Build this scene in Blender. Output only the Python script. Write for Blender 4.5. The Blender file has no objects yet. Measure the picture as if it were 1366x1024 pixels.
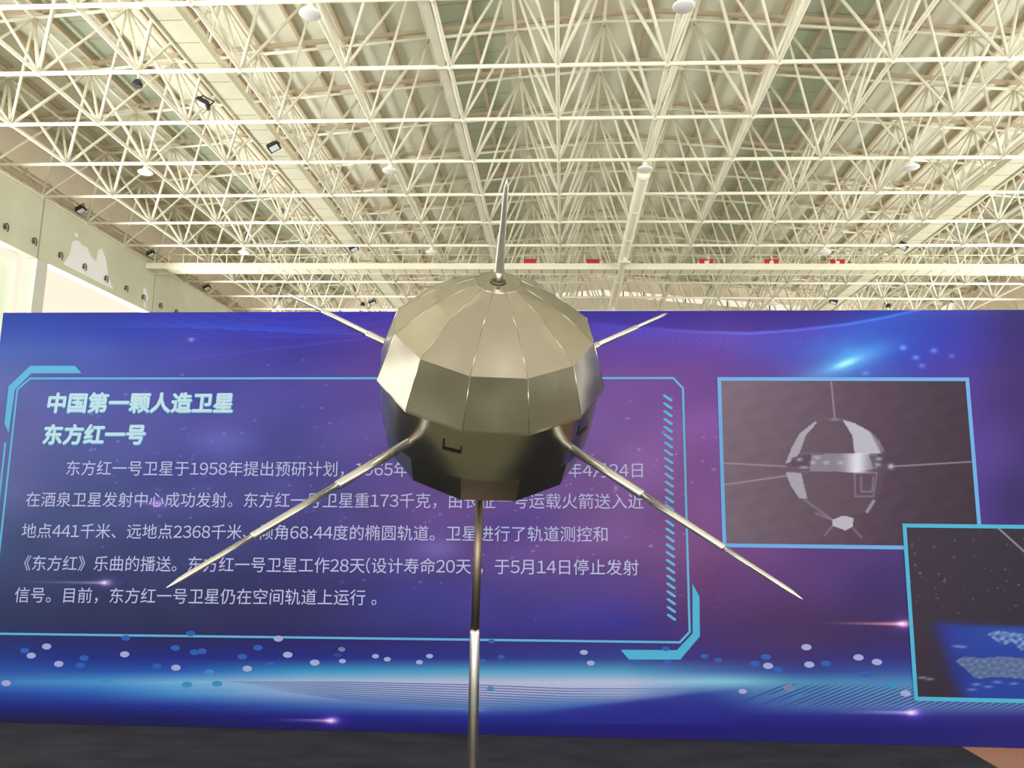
import bpy, math, random
import numpy as np
from mathutils import Matrix, Vector
random.seed(7)
rng = np.random.default_rng(11)
scn = bpy.context.scene
col = scn.collection
PI = math.pi

# ------------------------------------------------------------------ camera
EYE = 1.6357
RIGHT = np.array((0.9979069824603438, 0.0638481821956385, 0.01025007254624759))
UP = np.array((4.0498252261414805e-05, -0.15912564361055792, 0.9872583389900625))
FWD = np.array((-0.06466569969297749, 0.985191574860361, 0.15879517658726094))
FOC = 1053.78
cam_d = bpy.data.cameras.new('camera')
cam = bpy.data.objects.new('camera', cam_d)
col.objects.link(cam)
cam_d.sensor_fit = 'HORIZONTAL'
cam_d.sensor_width = 36.0
cam_d.lens = FOC / 1366 * 36.0
cam_d.clip_end = 300
cam.matrix_world = Matrix(((RIGHT[0], UP[0], -FWD[0], 0), (RIGHT[1], UP[1], -FWD[1], 0),
                           (RIGHT[2], UP[2], -FWD[2], EYE), (0, 0, 0, 1)))
scn.camera = cam

# ------------------------------------------------------------------ world, lights, exposure
W = bpy.data.worlds.new('daylight')
scn.world = W
W.use_nodes = True
bg = W.node_tree.nodes['Background']
bg.inputs['Color'].default_value = (1.0, 0.93, 0.78, 1)
bg.inputs['Strength'].default_value = 1.0
wn = W.node_tree
wt = wn.nodes.new('ShaderNodeTexCoord')
ws = wn.nodes.new('ShaderNodeSeparateXYZ')
wr_ = wn.nodes.new('ShaderNodeValToRGB')       # hazy sky: brightest close to the horizon
wr_.color_ramp.elements[0].position = .11
wr_.color_ramp.elements[0].color = (3.2, 3.1, 2.9, 1)
wr_.color_ramp.elements[1].position = .20
wr_.color_ramp.elements[1].color = (1.05, .93, .74, 1)
wn.links.new(wt.outputs['Generated'], ws.inputs[0])
wn.links.new(ws.outputs['Z'], wr_.inputs['Fac'])
wn.links.new(wr_.outputs['Color'], bg.inputs['Color'])
scn.view_settings.view_transform = 'Standard'
scn.view_settings.look = 'None'
scn.view_settings.gamma = 1.0
scn.view_settings.use_curve_mapping = False
scn.view_settings.exposure = 0.0


def area(name, loc, rot, sx, sy, power, color):
    d = bpy.data.lights.new(name, 'AREA')
    d.shape = 'RECTANGLE'
    d.size, d.size_y, d.energy, d.color = sx, sy, power, color
    o = bpy.data.objects.new(name, d)
    o.location, o.rotation_euler = loc, rot
    col.objects.link(o)
    return o


# added fill lamps aimed up to brighten the roof, standing in for daylight off the ground: entrance side behind the visitor, left and right openings
area('entrance_daylight_fill', (2, -24, 4.0), (PI / 2 + .6, 0, 0), 50, 8, 15000, (1, .98, .95))
area('left_daylight_fill', (-32, 14, .4), (0, PI - .35, 0), 14, 56, 54000, (1, .98, .95))
area('right_daylight_fill', (37, 18, .4), (0, PI + .35, 0), 14, 60, 52000, (1, .98, .95))


# ------------------------------------------------------------------ materials
def s2l(c):
    c = np.asarray(c, float)
    return np.where(c <= .04045, c / 12.92, ((c + .055) / 1.055) ** 2.4)


def rgb(r, g, b):
    v = s2l(np.array((r, g, b)) / 255.)
    return (float(v[0]), float(v[1]), float(v[2]), 1)


INK = np.array((.45, .485, .55))        # how strongly the printed cloth reflects


def ink(r, g, b):
    c = rgb(r, g, b)
    return tuple(float(v * q) for v, q in zip(c[:3], INK)) + (1,)


def mat(name, base, rough=.6, metal=0., noise=None, bump=None, emit=None, spec=None):
    m = bpy.data.materials.new(name)
    m.use_nodes = True
    nt = m.node_tree
    b = nt.nodes['Principled BSDF']
    b.inputs['Base Color'].default_value = base
    b.inputs['Roughness'].default_value = rough
    b.inputs['Metallic'].default_value = metal
    if spec is not None:
        b.inputs['Specular IOR Level'].default_value = spec
    if emit:
        b.inputs['Emission Color'].default_value = base
        b.inputs['Emission Strength'].default_value = emit
    tc = nt.nodes.new('ShaderNodeTexCoord')
    if noise:
        scale, amt = noise[:2]
        n = nt.nodes.new('ShaderNodeTexNoise')
        n.inputs['Scale'].default_value = scale
        n.inputs['Detail'].default_value = 6
        if len(noise) > 2:
            mp = nt.nodes.new('ShaderNodeMapping')
            mp.inputs['Scale'].default_value = noise[2]
            nt.links.new(tc.outputs['Object'], mp.inputs['Vector'])
            nt.links.new(mp.outputs['Vector'], n.inputs['Vector'])
        else:
            nt.links.new(tc.outputs['Object'], n.inputs['Vector'])
        r = nt.nodes.new('ShaderNodeValToRGB')
        r.color_ramp.elements[0].position = .3
        r.color_ramp.elements[1].position = .7
        r.color_ramp.elements[0].color = tuple(min(1, c * (1 - amt)) for c in base[:3]) + (1,)
        r.color_ramp.elements[1].color = tuple(min(1, c * (1 + amt)) for c in base[:3]) + (1,)
        nt.links.new(n.outputs['Fac'], r.inputs['Fac'])
        nt.links.new(r.outputs['Color'], b.inputs['Base Color'])
    if bump:
        n2 = nt.nodes.new('ShaderNodeTexNoise')
        n2.inputs['Scale'].default_value = bump[0]
        n2.inputs['Detail'].default_value = 3
        nt.links.new(tc.outputs['Object'], n2.inputs['Vector'])
        bp = nt.nodes.new('ShaderNodeBump')
        bp.inputs['Strength'].default_value = bump[1]
        bp.inputs['Distance'].default_value = bump[2]
        nt.links.new(n2.outputs['Fac'], bp.inputs['Height'])
        nt.links.new(bp.outputs['Normal'], b.inputs['Normal'])
    return m


M = {}
M['frame'] = mat('cream_painted_steel', rgb(234, 230, 210), .45, noise=(1.5, .05))
M['frame_tan'] = mat('tan_painted_steel', rgb(190, 174, 148), .55, noise=(1.5, .06))
M['deck'] = mat('roof_deck_sheet', rgb(230, 230, 212), .7, noise=(.25, .10))
M['walk'] = mat('catwalk_cream', rgb(228, 225, 200), .5, noise=(2., .04))
M['concrete'] = mat('painted_concrete', rgb(205, 205, 184), .8, noise=(.35, .10))
M['patch'] = mat('fresh_putty', rgb(238, 240, 244), .8, noise=(1., .03))
M['seam'] = mat('dark_beam_joint', rgb(150, 146, 130), .9)  # darker colour of the vertical joints in the beam
M['column'] = mat('pale_column_paint', rgb(206, 208, 202), .8, noise=(.5, .05))
M['pinkwall'] = mat('tan_cladding', rgb(240, 228, 210), .8, noise=(.4, .06))
M['mint'] = mat('pale_panel', rgb(238, 244, 228), .8, noise=(.5, .02))
M['floor'] = mat('pale_hall_floor', rgb(122, 124, 108), .35, noise=(.6, .08))
M['tan'] = mat('tan_floor_mat', rgb(182, 134, 106), .6, noise=(1.5, .08))
M['carpet'] = mat('charcoal_carpet', rgb(34, 36, 47), .95, noise=(2.2, .6, (1, 2.2, 1)), bump=(60, .5, .01))
M['base'] = mat('brown_base_paint', rgb(128, 104, 88), .6)
M['black'] = mat('black_plastic', rgb(28, 28, 32), .5)
M['lens'] = mat('floodlight_glass', rgb(225, 228, 230), .15)
M['dish'] = mat('white_lamp_bowl', rgb(240, 240, 240), .3)
M['red'] = mat('red_painted_box', rgb(190, 32, 42), .5)
M['white'] = mat('white_paint', rgb(235, 230, 225), .5)
M['duct'] = mat('pale_duct', rgb(240, 236, 214), .5, noise=(1., .04))
M['hook'] = mat('dark_steel', rgb(92, 88, 82), .5, .2)
M['banner_back'] = mat('backdrop_board', rgb(60, 55, 120), .6)
M['ink'] = mat('lavender_ink', ink(205, 203, 238), .5, spec=.1)
M['ink_head'] = mat('pale_cyan_ink', ink(205, 236, 242), .5, spec=.1)
M['ink_edge'] = mat('teal_ink', ink(90, 170, 205), .5, spec=.1)
M['cyan'] = mat('cyan_ink', ink(104, 190, 224), .5, spec=.1)
M['sky'] = mat('sky_blue_ink', ink(118, 182, 236), .5, spec=.1)
M['aqua'] = mat('aqua_ink', ink(84, 190, 220), .5, spec=.1)
M['dot_white'] = mat('pale_dot_ink', ink(176, 182, 226), .5, spec=.1)
M['dot_blue'] = mat('blue_dot_ink', ink(46, 100, 186), .5, spec=.1)
M['dot_cyan'] = mat('cyan_dot_ink', ink(60, 150, 200), .5, spec=.1)


def steel(name, base, rough, bump, scale=(1, 1, 1)):
    m = mat(name, base, rough, 1.0)
    nt = m.node_tree
    b = nt.nodes['Principled BSDF']
    tc = nt.nodes['Texture Coordinate']
    n = nt.nodes.new('ShaderNodeTexNoise')
    n.inputs['Scale'].default_value = 4
    n.inputs['Detail'].default_value = 2
    nt.links.new(tc.outputs['Object'], n.inputs['Vector'])
    mr = nt.nodes.new('ShaderNodeMapRange')
    mr.inputs['To Min'].default_value = rough - .08
    mr.inputs['To Max'].default_value = rough + .12
    nt.links.new(n.outputs['Fac'], mr.inputs['Value'])
    nt.links.new(mr.outputs['Result'], b.inputs['Roughness'])
    r = nt.nodes.new('ShaderNodeValToRGB')
    r.color_ramp.elements[0].position = .1
    r.color_ramp.elements[1].position = .9
    r.color_ramp.elements[0].color = tuple(c * .86 for c in base[:3]) + (1,)
    r.color_ramp.elements[1].color = base
    nt.links.new(n.outputs['Fac'], r.inputs['Fac'])
    nt.links.new(r.outputs['Color'], b.inputs['Base Color'])
    n2 = nt.nodes.new('ShaderNodeTexNoise')
    n2.inputs['Scale'].default_value = 5
    n2.inputs['Detail'].default_value = 0
    nt.links.new(tc.outputs['Object'], n2.inputs['Vector'])
    bp = nt.nodes.new('ShaderNodeBump')
    bp.inputs['Strength'].default_value = 1
    bp.inputs['Distance'].default_value = bump
    nt.links.new(n2.outputs['Fac'], bp.inputs['Height'])
    nt.links.new(bp.outputs['Normal'], b.inputs['Normal'])
    return m


M['steel'] = steel('brushed_sheet_steel', rgb(178, 173, 158), .22, .010)
M['rod'] = steel('polished_tube_steel', rgb(226, 225, 222), .27, .0006)
M['weld'] = steel('dull_weld_steel', rgb(120, 108, 92), .45, .002)
M['slot'] = mat('dark_slot', rgb(38, 36, 32), .6, .6)

# skylight: translucent sheet
m = bpy.data.materials.new('translucent_roof_sheet')
m.use_nodes = True
nt = m.node_tree
pb = nt.nodes['Principled BSDF']
pb.inputs['Base Color'].default_value = rgb(206, 214, 194)
pb.inputs['Roughness'].default_value = .5
tl = nt.nodes.new('ShaderNodeBsdfTranslucent')
tl.inputs['Color'].default_value = rgb(176, 190, 170)
mx = nt.nodes.new('ShaderNodeMixShader')
mx.inputs['Fac'].default_value = .25
nt.links.new(pb.outputs[0], mx.inputs[1])
nt.links.new(tl.outputs[0], mx.inputs[2])
nt.links.new(mx.outputs[0], nt.nodes['Material Output'].inputs['Surface'])
M['skylight'] = m


def joint_mat(name, base, axis, step, width):
    m = mat(name, base, .5, noise=(2., .04))
    nt = m.node_tree
    b = nt.nodes['Principled BSDF']
    sx = nt.nodes.new('ShaderNodeSeparateXYZ')
    nt.links.new(nt.nodes['Texture Coordinate'].outputs['Object'], sx.inputs[0])
    prev = sx.outputs[axis]
    for op, val in (('DIVIDE', step), ('FRACT', None), ('LESS_THAN', width / step)):
        n = nt.nodes.new('ShaderNodeMath')
        n.operation = op
        if val is not None:
            n.inputs[1].default_value = val
        nt.links.new(prev, n.inputs[0])
        prev = n.outputs[0]
    mx = nt.nodes.new('ShaderNodeMix')
    mx.data_type = 'RGBA'
    src = b.inputs['Base Color'].links[0].from_socket
    nt.links.new(prev, mx.inputs['Factor'])
    nt.links.new(src, mx.inputs[6])
    mx.inputs[7].default_value = rgb(176, 164, 138)
    nt.links.new(mx.outputs[2], b.inputs['Base Color'])
    return m


M['walk_y'] = joint_mat('catwalk_plate_lengthwise', rgb(228, 225, 200), 'Y', 1.0, .04)
M['walk_x'] = joint_mat('catwalk_plate_crosswise', rgb(228, 225, 200), 'X', .62, .07)
m = bpy.data.materials.new('window_glass')
m.use_nodes = True
nt = m.node_tree
pb = nt.nodes['Principled BSDF']
pb.inputs['Base Color'].default_value = (.9, .95, 1, 1)
pb.inputs['Roughness'].default_value = .02
pb.inputs['Transmission Weight'].default_value = 1
pb.inputs['IOR'].default_value = 1.01
M['glass'] = m


def attr_mat(name, rough, spec):
    m = mat(name, (1, 1, 1, 1), rough, spec=spec)
    nt = m.node_tree
    a = nt.nodes.new('ShaderNodeVertexColor')
    a.layer_name = 'print'
    tc = nt.nodes['Texture Coordinate']
    n = nt.nodes.new('ShaderNodeTexNoise')
    n.inputs['Scale'].default_value = 90
    n.inputs['Detail'].default_value = 2
    nt.links.new(tc.outputs['Object'], n.inputs['Vector'])
    mr = nt.nodes.new('ShaderNodeMapRange')
    mr.inputs['To Min'].default_value = .88
    mr.inputs['To Max'].default_value = 1.12
    nt.links.new(n.outputs['Fac'], mr.inputs['Value'])
    vm = nt.nodes.new('ShaderNodeVectorMath')
    vm.operation = 'MULTIPLY'
    nt.links.new(a.outputs['Color'], vm.inputs[0])
    nt.links.new(mr.outputs['Result'], vm.inputs[1])
    nt.links.new(vm.outputs['Vector'], nt.nodes['Principled BSDF'].inputs['Base Color'])
    return m


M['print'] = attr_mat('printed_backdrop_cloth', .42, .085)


# ------------------------------------------------------------------ helpers
class MB:
    def __init__(self):
        self.v, self.f, self.s = [], [], []

    def quad(self, pts, smooth=False):
        n = len(self.v)
        self.v += [tuple(p) for p in pts]
        self.f.append(tuple(range(n, n + len(pts))))
        self.s.append(smooth)
        return self

    def box(self, lo, hi, T=None):
        x0, y0, z0 = lo
        x1, y1, z1 = hi
        P = [(x0, y0, z0), (x1, y0, z0), (x1, y1, z0), (x0, y1, z0), (x0, y0, z1), (x1, y0, z1), (x1, y1, z1), (x0, y1, z1)]
        if T is not None:
            P = [tuple(T @ Vector(p)) for p in P]
        n = len(self.v)
        self.v += P
        for q in ((0, 3, 2, 1), (4, 5, 6, 7), (0, 1, 5, 4), (1, 2, 6, 5), (2, 3, 7, 6), (3, 0, 4, 7)):
            self.f.append(tuple(n + k for k in q))
            self.s.append(False)
        return self

    def prof(self, p, d, rings, sides=16, caps=True, smooth=True):
        """surface of revolution: rings = [(distance along d, radius)]"""
        p = np.array(p, float)
        d = np.array(d, float)
        d /= np.linalg.norm(d)
        a = np.array((0, 0, 1.)) if abs(d[2]) < .9 else np.array((1., 0, 0))
        e1 = np.cross(a, d)
        e1 /= np.linalg.norm(e1)
        e2 = np.cross(d, e1)
        n = len(self.v)
        for (t, r) in rings:
            for k in range(sides):
                th = 2 * PI * k / sides
                self.v.append(tuple(p + d * t + r * (math.cos(th) * e1 + math.sin(th) * e2)))
        for i in range(len(rings) - 1):
            for k in range(sides):
                k2 = (k + 1) % sides
                self.f.append((n + i * sides + k, n + i * sides + k2, n + (i + 1) * sides + k2, n + (i + 1) * sides + k))
                self.s.append(smooth)
        if caps:
            self.f.append(tuple(n + k for k in range(sides))[::-1])
            self.f.append(tuple(n + (len(rings) - 1) * sides + k for k in range(sides)))
            self.s += [False, False]
        return self

    def tube(self, a, b, r, sides=8):
        a = np.array(a, float)
        b = np.array(b, float)
        return self.prof(a, b - a, [(0, r), (float(np.linalg.norm(b - a)), r)], sides)

    def ball(self, c, r, seg=10, rings=6):
        return self.prof(np.array(c) - np.array((0, 0, r)), (0, 0, 1),
                         [(r - r * math.cos(PI * k / rings), max(1e-4, r * math.sin(PI * k / rings))) for k in range(rings + 1)], seg, False)

    def build(self, name, m, parent=None, loc=None, T=None):
        me = bpy.data.meshes.new(name)
        v = self.v
        if loc is not None:
            v = [(p[0] - loc[0], p[1] - loc[1], p[2] - loc[2]) for p in v]
        me.from_pydata(v, [], self.f)
        me.polygons.foreach_set('use_smooth', self.s)
        if isinstance(m, (list, tuple)):
            for q in m:
                me.materials.append(q)
        else:
            me.materials.append(m)
        me.update()
        o = bpy.data.objects.new(name, me)
        col.objects.link(o)
        if parent is not None:
            o.parent = parent
        if loc is not None:
            o.location = loc
        return o


def empty(name, label=None, cat=None, group=None, loc=(0, 0, 0), mw=None, kind=None):
    o = bpy.data.objects.new(name, None)
    col.objects.link(o)
    o.empty_display_size = .1
    if mw is not None:
        o.matrix_world = mw
    else:
        o.location = loc
    return tag(o, label, cat, group, kind)


def tag(o, label=None, cat=None, group=None, kind=None):
    for k, v in (('label', label), ('category', cat), ('group', group), ('kind', kind)):
        if v:
            o[k] = v
    return o


def copy_tree(o, parent=None):
    c = o.copy()
    col.objects.link(c)
    if parent is not None:
        c.parent = parent
    for ch in list(o.children):
        copy_tree(ch, c)
    return c


# the hall roof falls very slightly towards one side: everything hung from it shares this frame
FALL = 0.01159565
HALL = Matrix.Translation((0, 0, EYE)) @ Matrix.Rotation(FALL, 4, 'Y')


def H(x, y, z):
    return HALL @ Matrix.Translation((x, y, z))


# ------------------------------------------------------------------ hall grid
GX, GY, GZ, BAY = -.2957, 20.225, 12.19, 3.0
I0, I1, J0, J1 = -7, 9, -7, 12
RIDGE = 1.0


def nx(i):
    return GX + BAY * i


def ny(j):
    return GY + BAY * j


def rise(i):
    return 4.42 - .25 * abs(i - RIDGE)


XL, XR, YF, YB = nx(I0), nx(I1), ny(J0), ny(J1)

# floor ---------------------------------------------------------------
fl = MB().box((-26, -24, -.2), (31, 60, 0)).build('floor', M['floor'])
tag(fl, kind='structure')
carpet = MB().box((-9, 3.25, 0), (2.83, 8.6, .012)).build('carpet', M['carpet'])
tag(carpet, 'dark charcoal carpet spread on the floor under the blue backdrop', 'carpet')
mt = MB().box((2.84, 3.25, 0), (5.2, 8.6, .012)).build('floor_mat', M['tan'])
tag(mt, 'tan floor mat beside the dark carpet at the right end of the backdrop', 'mat')

# ceiling: deck, purlins, rafters, skylights -----------------------------
ceil = empty('ceiling', kind='structure', mw=HALL)
DK = .52
sky_bays = [(-5.7, -4.95), (-1.4, -.65), (2.65, 3.4), (6.95, 7.7)]


def deck_z(i):
    return GZ + rise(i) + DK


def deck_strip(i0, i1, m, name, zoff=0., y0=YF - 1, y1=YB):
    b = MB()
    z0, z1 = deck_z(i0) + zoff, deck_z(i1) + zoff
    x0, x1 = nx(i0), nx(i1)
    P = [(x0, y0, z0), (x1, y0, z1), (x1, y1, z1), (x0, y1, z0)]
    Q = [(p[0], p[1], p[2] + .08) for p in P]
    b.quad(P[::-1])
    b.quad(Q)
    for k in range(4):
        k2 = (k + 1) % 4
        b.quad([P[k], P[k2], Q[k2], Q[k]])
    return b.build(name, m, ceil)


edges = [I0 - .35]
for a, b_ in sky_bays:
    edges += [a, b_]
edges += [I1 + .35]
for k in range(len(edges) - 1):
    a, b_ = edges[k], edges[k + 1]
    if k % 2 == 1:
        s = deck_strip(a, b_, M['skylight'], 'skylight')
        # cross battens inside the translucent strip
        bb = MB()
        y = YF
        while y < YB:
            bb.quad([(nx(a), y, deck_z(a) - .012), (nx(b_), y, deck_z(b_) - .012), (nx(b_), y + .05, deck_z(b_) - .012), (nx(a), y + .05, deck_z(a) - .012)][::-1])
            y += .98
        bb.build('batten', M['frame_tan'], s)
    elif a < RIDGE < b_:
        deck_strip(a, RIDGE, M['deck'], 'roof_deck')
        deck_strip(RIDGE, b_, M['deck'], 'roof_deck')
    else:
        deck_strip(a, b_, M['deck'], 'roof_deck')
i = I0 + .0
while i <= I1:
    x, z = nx(i), deck_z(i)
    MB().box((x - .06, YF, z - .2), (x + .06, YB, z - .012)).build('purlin', M['frame_tan'], ceil)
    i += .5
for j in range(J0, J1):
    y = ny(j + .5)
    b = MB()
    for a, c in ((I0, RIDGE), (RIDGE, I1)):
        za, zc = GZ + rise(a) + .2, GZ + rise(c) + .2
        xa, xc = nx(a), nx(c)
        P = [(xa, y - .06, za), (xc, y - .06, zc), (xc, y + .06, zc), (xa, y + .06, za)]
        Q = [(p[0], p[1], p[2] + .13) for p in P]
        b.quad(P[::-1]); b.quad(Q)
        for k in range(4):
            k2 = (k + 1) % 4
            b.quad([P[k], P[k2], Q[k2], Q[k]])
    b.build('rafter', M['frame_tan'], ceil)

# space frame ------------------------------------------------------------
sf = empty('space_frame', 'cream white tubular steel space frame carrying the whole hall roof', 'roof frame', mw=HALL)
RB, RT, RD = .062, .055, .046
for j in range(J0, J1 + 1):
    b = MB()
    b.tube((nx(I0), ny(j), GZ), (nx(I1), ny(j), GZ), RB, 10)
    b.build('bottom_chord', M['frame'], sf)
for i in range(I0, I1 + 1):
    MB().tube((nx(i), ny(J0), GZ), (nx(i), ny(J1), GZ), RB, 10).build('bottom_chord', M['frame'], sf)
for j in range(J0, J1):
    b = MB()
    for k in range(I0, I1 - 1):
        b.tube((nx(k + .5), ny(j + .5), GZ + rise(k + .5)), (nx(k + 1.5), ny(j + .5), GZ + rise(k + 1.5)), RT, 8)
    b.build('top_chord', M['frame'], sf)
for i in range(I0, I1):
    MB().tube((nx(i + .5), ny(J0 + .5), GZ + rise(i + .5)), (nx(i + .5), ny(J1 - .5), GZ + rise(i + .5)), RT, 8).build('top_chord', M['frame'], sf)


def seen(p):
    q = np.array(HALL @ Vector(p)) - np.array((0, 0, EYE))
    z = q @ FWD
    if z < 1:
        return None
    x, y = 683 + FOC * (q @ RIGHT) / z, 512 - FOC * (q @ UP) / z
    return z if -60 < x < 1426 and -60 < y < 420 else None


diag, balls = [], []
for i in range(I0, I1):
    for j in range(J0, J1):
        t = (nx(i + .5), ny(j + .5), GZ + rise(i + .5))
        for di in (0, 1):
            for dj in (0, 1):
                a = (nx(i + di), ny(j + dj), GZ)
                diag.append((a, t))
        balls.append(t)
for i in range(I0, I1 + 1):
    for j in range(J0, J1 + 1):
        balls.append((nx(i), ny(j), GZ))


def near_first(items, mid):
    key = []
    for k, it in enumerate(items):
        z = seen(mid(it))
        key.append((z if z is not None else 1e3 + np.linalg.norm(np.array(mid(it))), k))
    return [items[k] for _, k in sorted(key)]


diag = near_first(diag, lambda d: tuple((np.array(d[0]) + np.array(d[1])) / 2))
balls = near_first(balls, lambda p: p)
for a, t in diag[:100]:
    MB().tube(a, t, RD * (1.25 if random.random() < .25 else 1), 8).build('diagonal_brace', M['frame'], sf)
b = MB()
for a, t in diag[100:]:
    b.tube(a, t, RD * (1.25 if random.random() < .25 else 1), 6)
tag(b.build('diagonal_brace', M['frame'], sf), kind='stuff')
for p in balls[:100]:
    MB().ball(p, .1).build('node_ball', M['frame'], sf)
b = MB()
for p in balls[100:]:
    b.ball(p, .1, 8, 5)
tag(b.build('node_ball', M['frame'], sf), kind='stuff')

# left wall: beam, columns, upper cladding ---------------------------------
wl = MB().box((XL - .45, YF, 9.62), (XL, YB, 12.17)).build('wall_left', M['concrete'])
wl.matrix_world = HALL
tag(wl, kind='structure')
zfl = -EYE + XL * math.tan(FALL)
y = 29.42 - 9 * 5
while y < YB:
    MB().box((XL - .62, y, zfl), (XL - .02, y + .66, 9.62)).build('column', M['column'], wl)
    MB().box((XL - .01, y - .06, 9.62), (XL + .006, y, 12.17)).build('joint', M['seam'], wl)
    y += 9
MB().box((XL - .75, YF, 12.17), (XL - .6, YB, deck_z(I0) + .1)).build('upper_cladding', M['pinkwall'], wl)
MB().box((XL - .6, YF, 12.05), (XL - .46, YB, 12.17)).build('ledge', M['concrete'], wl)
MB().box((XL - .95, 27.75, zfl), (XL - .8, 29.3, 9.45)).build('side_panel', M['mint'], wl)
for dx, dz, r_ in ((.16, .30, .05), (-.05, .62, .04), (-.25, .95, .035)):
    MB().tube((XL + dx - .3, YF, 12.19 + dz), (XL + dx - .3, YB, 12.19 + dz), r_, 8).build('eaves_pipe', M['frame_tan'], wl)
y = YF + .5
b = MB()
while y < YB:
    b.tube((XL - .3, y, 12.17), (XL - .58, y + .7, 13.3), .022, 5)
    b.tube((XL - .3, y + 1.4, 12.17), (XL - .58, y + .7, 13.3), .022, 5)
    y += 1.5
b.build('eaves_lattice', M['frame'], wl)


def patch(pts, name='putty_patch'):
    """pts = (y, z) on the beam face"""
    MB().quad([(XL + .008, p[0], p[1]) for p in pts]).build(name, M['patch'], wl)


def wall_left_at(px, py):
    d = FWD + (px - 683) / FOC * RIGHT - (py - 512) / FOC * UP
    q = HALL.to_3x3().inverted() @ Vector(d)
    s = XL / q.x
    return q.y * s, q.z * s


patch([wall_left_at(*p) for p in ((84, 352), (92, 340), (96, 322), (103, 320), (110, 327), (116, 330), (122, 343), (128, 349), (131, 333), (136, 331), (141, 345), (145, 370), (151, 386), (140, 381))])
patch([wall_left_at(*p) for p in ((99, 310), (104, 311), (104, 317), (100, 316))])
patch([wall_left_at(*p) for p in ((191, 385), (194, 383), (198, 398), (194, 402), (195, 412), (191, 410))])

# cable hooks in the beam face
hook_px = [(6, 303), (44, 322), (79, 341), (111, 356), (140, 372), (167, 385), (190, 397), (213, 408), (234, 416.5)]
hook = None
ordw = ['nearest', 'second nearest', 'third nearest', 'fourth nearest', 'fifth nearest', 'sixth nearest', 'seventh nearest', 'eighth nearest', 'farthest visible']
for k, q in enumerate(hook_px):
    hy, hz = wall_left_at(*q)
    if hook is None:
        hook = empty('cable_hook')
        MB().prof((0, 0, 0), (1, 0, 0), [(0, .085), (.04, .085)], 14).build('socket', M['hook'], hook)
        b = MB()
        for a in range(9):
            t0, t1 = -.9 + a * .42, -.9 + (a + 1) * .42
            b.tube((.09, .1 * math.cos(t0), -.02 + .17 * math.sin(t0)), (.09, .1 * math.cos(t1), -.02 + .17 * math.sin(t1)), .024, 6)
        b.tube((0, -.06, .1), (.09, -.06, .12), .024, 6)
        b.build('ring', M['hook'], hook)
        h = hook
    else:
        h = copy_tree(hook)
    h.matrix_world = H(XL, hy, hz)
    tag(h, ('dark steel hook on the left concrete beam, %s of its row' % ordw[k]), 'hook', 'cable hooks along the left beam')

# right wall ----------------------------------------------------------------
wr = MB().box((XR, YF, 9.62), (XR + .45, YB, 12.17)).build('wall_right', M['concrete'])
wr.matrix_world = HALL
tag(wr, kind='structure')
zfr = -EYE + XR * math.tan(FALL)
MB().box((XR + .6, YF, 12.17), (XR + .75, YB, deck_z(I1) + .1)).build('upper_cladding', M['pinkwall'], wr)
y = 29.42 - 9 * 5
while y < YB:
    MB().box((XR + .02, y, zfr), (XR + .62, y + .66, 9.62)).build('column', M['column'], wr)
    y += 9

# back wall with a window strip under the gable ------------------------------
wb = empty('wall_back', kind='structure', mw=HALL)
YW = YB + .3
for a, c in ((I0, RIDGE), (RIDGE, I1)):
    b = MB()
    lo = [(nx(a), YW, deck_z(a) - 1.42), (nx(c), YW, deck_z(c) - 1.42)]
    b.quad([(nx(a), YW, -EYE - .3), (nx(c), YW, -EYE - .3), lo[1], lo[0]])
    b.quad([(nx(a), YW, deck_z(a) - .96), (nx(c), YW, deck_z(c) - .96), (nx(c), YW, deck_z(c) + .1), (nx(a), YW, deck_z(a) + .1)])
    b.build('cladding', M['pinkwall'], wb)
win = empty('window_1', kind='structure', mw=HALL)
b = MB()
for a, c in ((I0, RIDGE), (RIDGE, I1)):
    b.quad([(nx(a), YW + .02, deck_z(a) - 1.42), (nx(c), YW + .02, deck_z(c) - 1.42), (nx(c), YW + .02, deck_z(c) - .96), (nx(a), YW + .02, deck_z(a) - .96)])
b.build('pane', M['glass'], win)
b = MB()
i = I0
while i <= I1 + 1e-6:
    b.box((nx(i) - .04, YW - .04, deck_z(i) - 1.44), (nx(i) + .04, YW + .04, deck_z(i) - .94))
    i += .5
b.build('mullion', M['hook'], win)

# catwalks ------------------------------------------------------------------
def catwalk(x0, length_y, z, label):
    t = empty('catwalk', label, 'catwalk', 'lengthwise catwalks in the roof frame', mw=H(x0, length_y[0], z))
    L = length_y[1] - length_y[0]
    w = .42
    MB().box((-w, 0, 0), (w, L, .06)).build('deck', M['walk_y'], t)
    for s in (-1, 1):
        MB().box((s * w - .03, 0, -.06), (s * w + .03, L, .16)).build('side_beam', M['walk'], t)
        for h_ in (.6, 1.1):
            MB().tube((s * w, 0, h_), (s * w, L, h_), .022, 6).build('rail', M['frame'], t)
        y = .75
        while y < L:
            MB().tube((s * w, y, .1), (s * w, y, 1.1), .02, 6).build('post', M['frame'], t)
            y += 1.5
    return t


catwalk(nx(-3.5) + .42, (8.2, 37.3), 12.42, 'long cream catwalk under the roof left of centre, nearer than the crossing catwalk')
catwalk(nx(5.5) - .42, (14.2, 37.3), 12.42, 'long cream catwalk under the roof right of the duct, nearer than the crossing catwalk')
catwalk(nx(-3.5) + .42, (38.35, 56), 12.42, 'far length of cream catwalk left of centre, beyond the crossing catwalk')
catwalk(nx(5.5) - .42, (38.35, 56), 12.42, 'far length of cream catwalk right of the duct, beyond the crossing catwalk')

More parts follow.
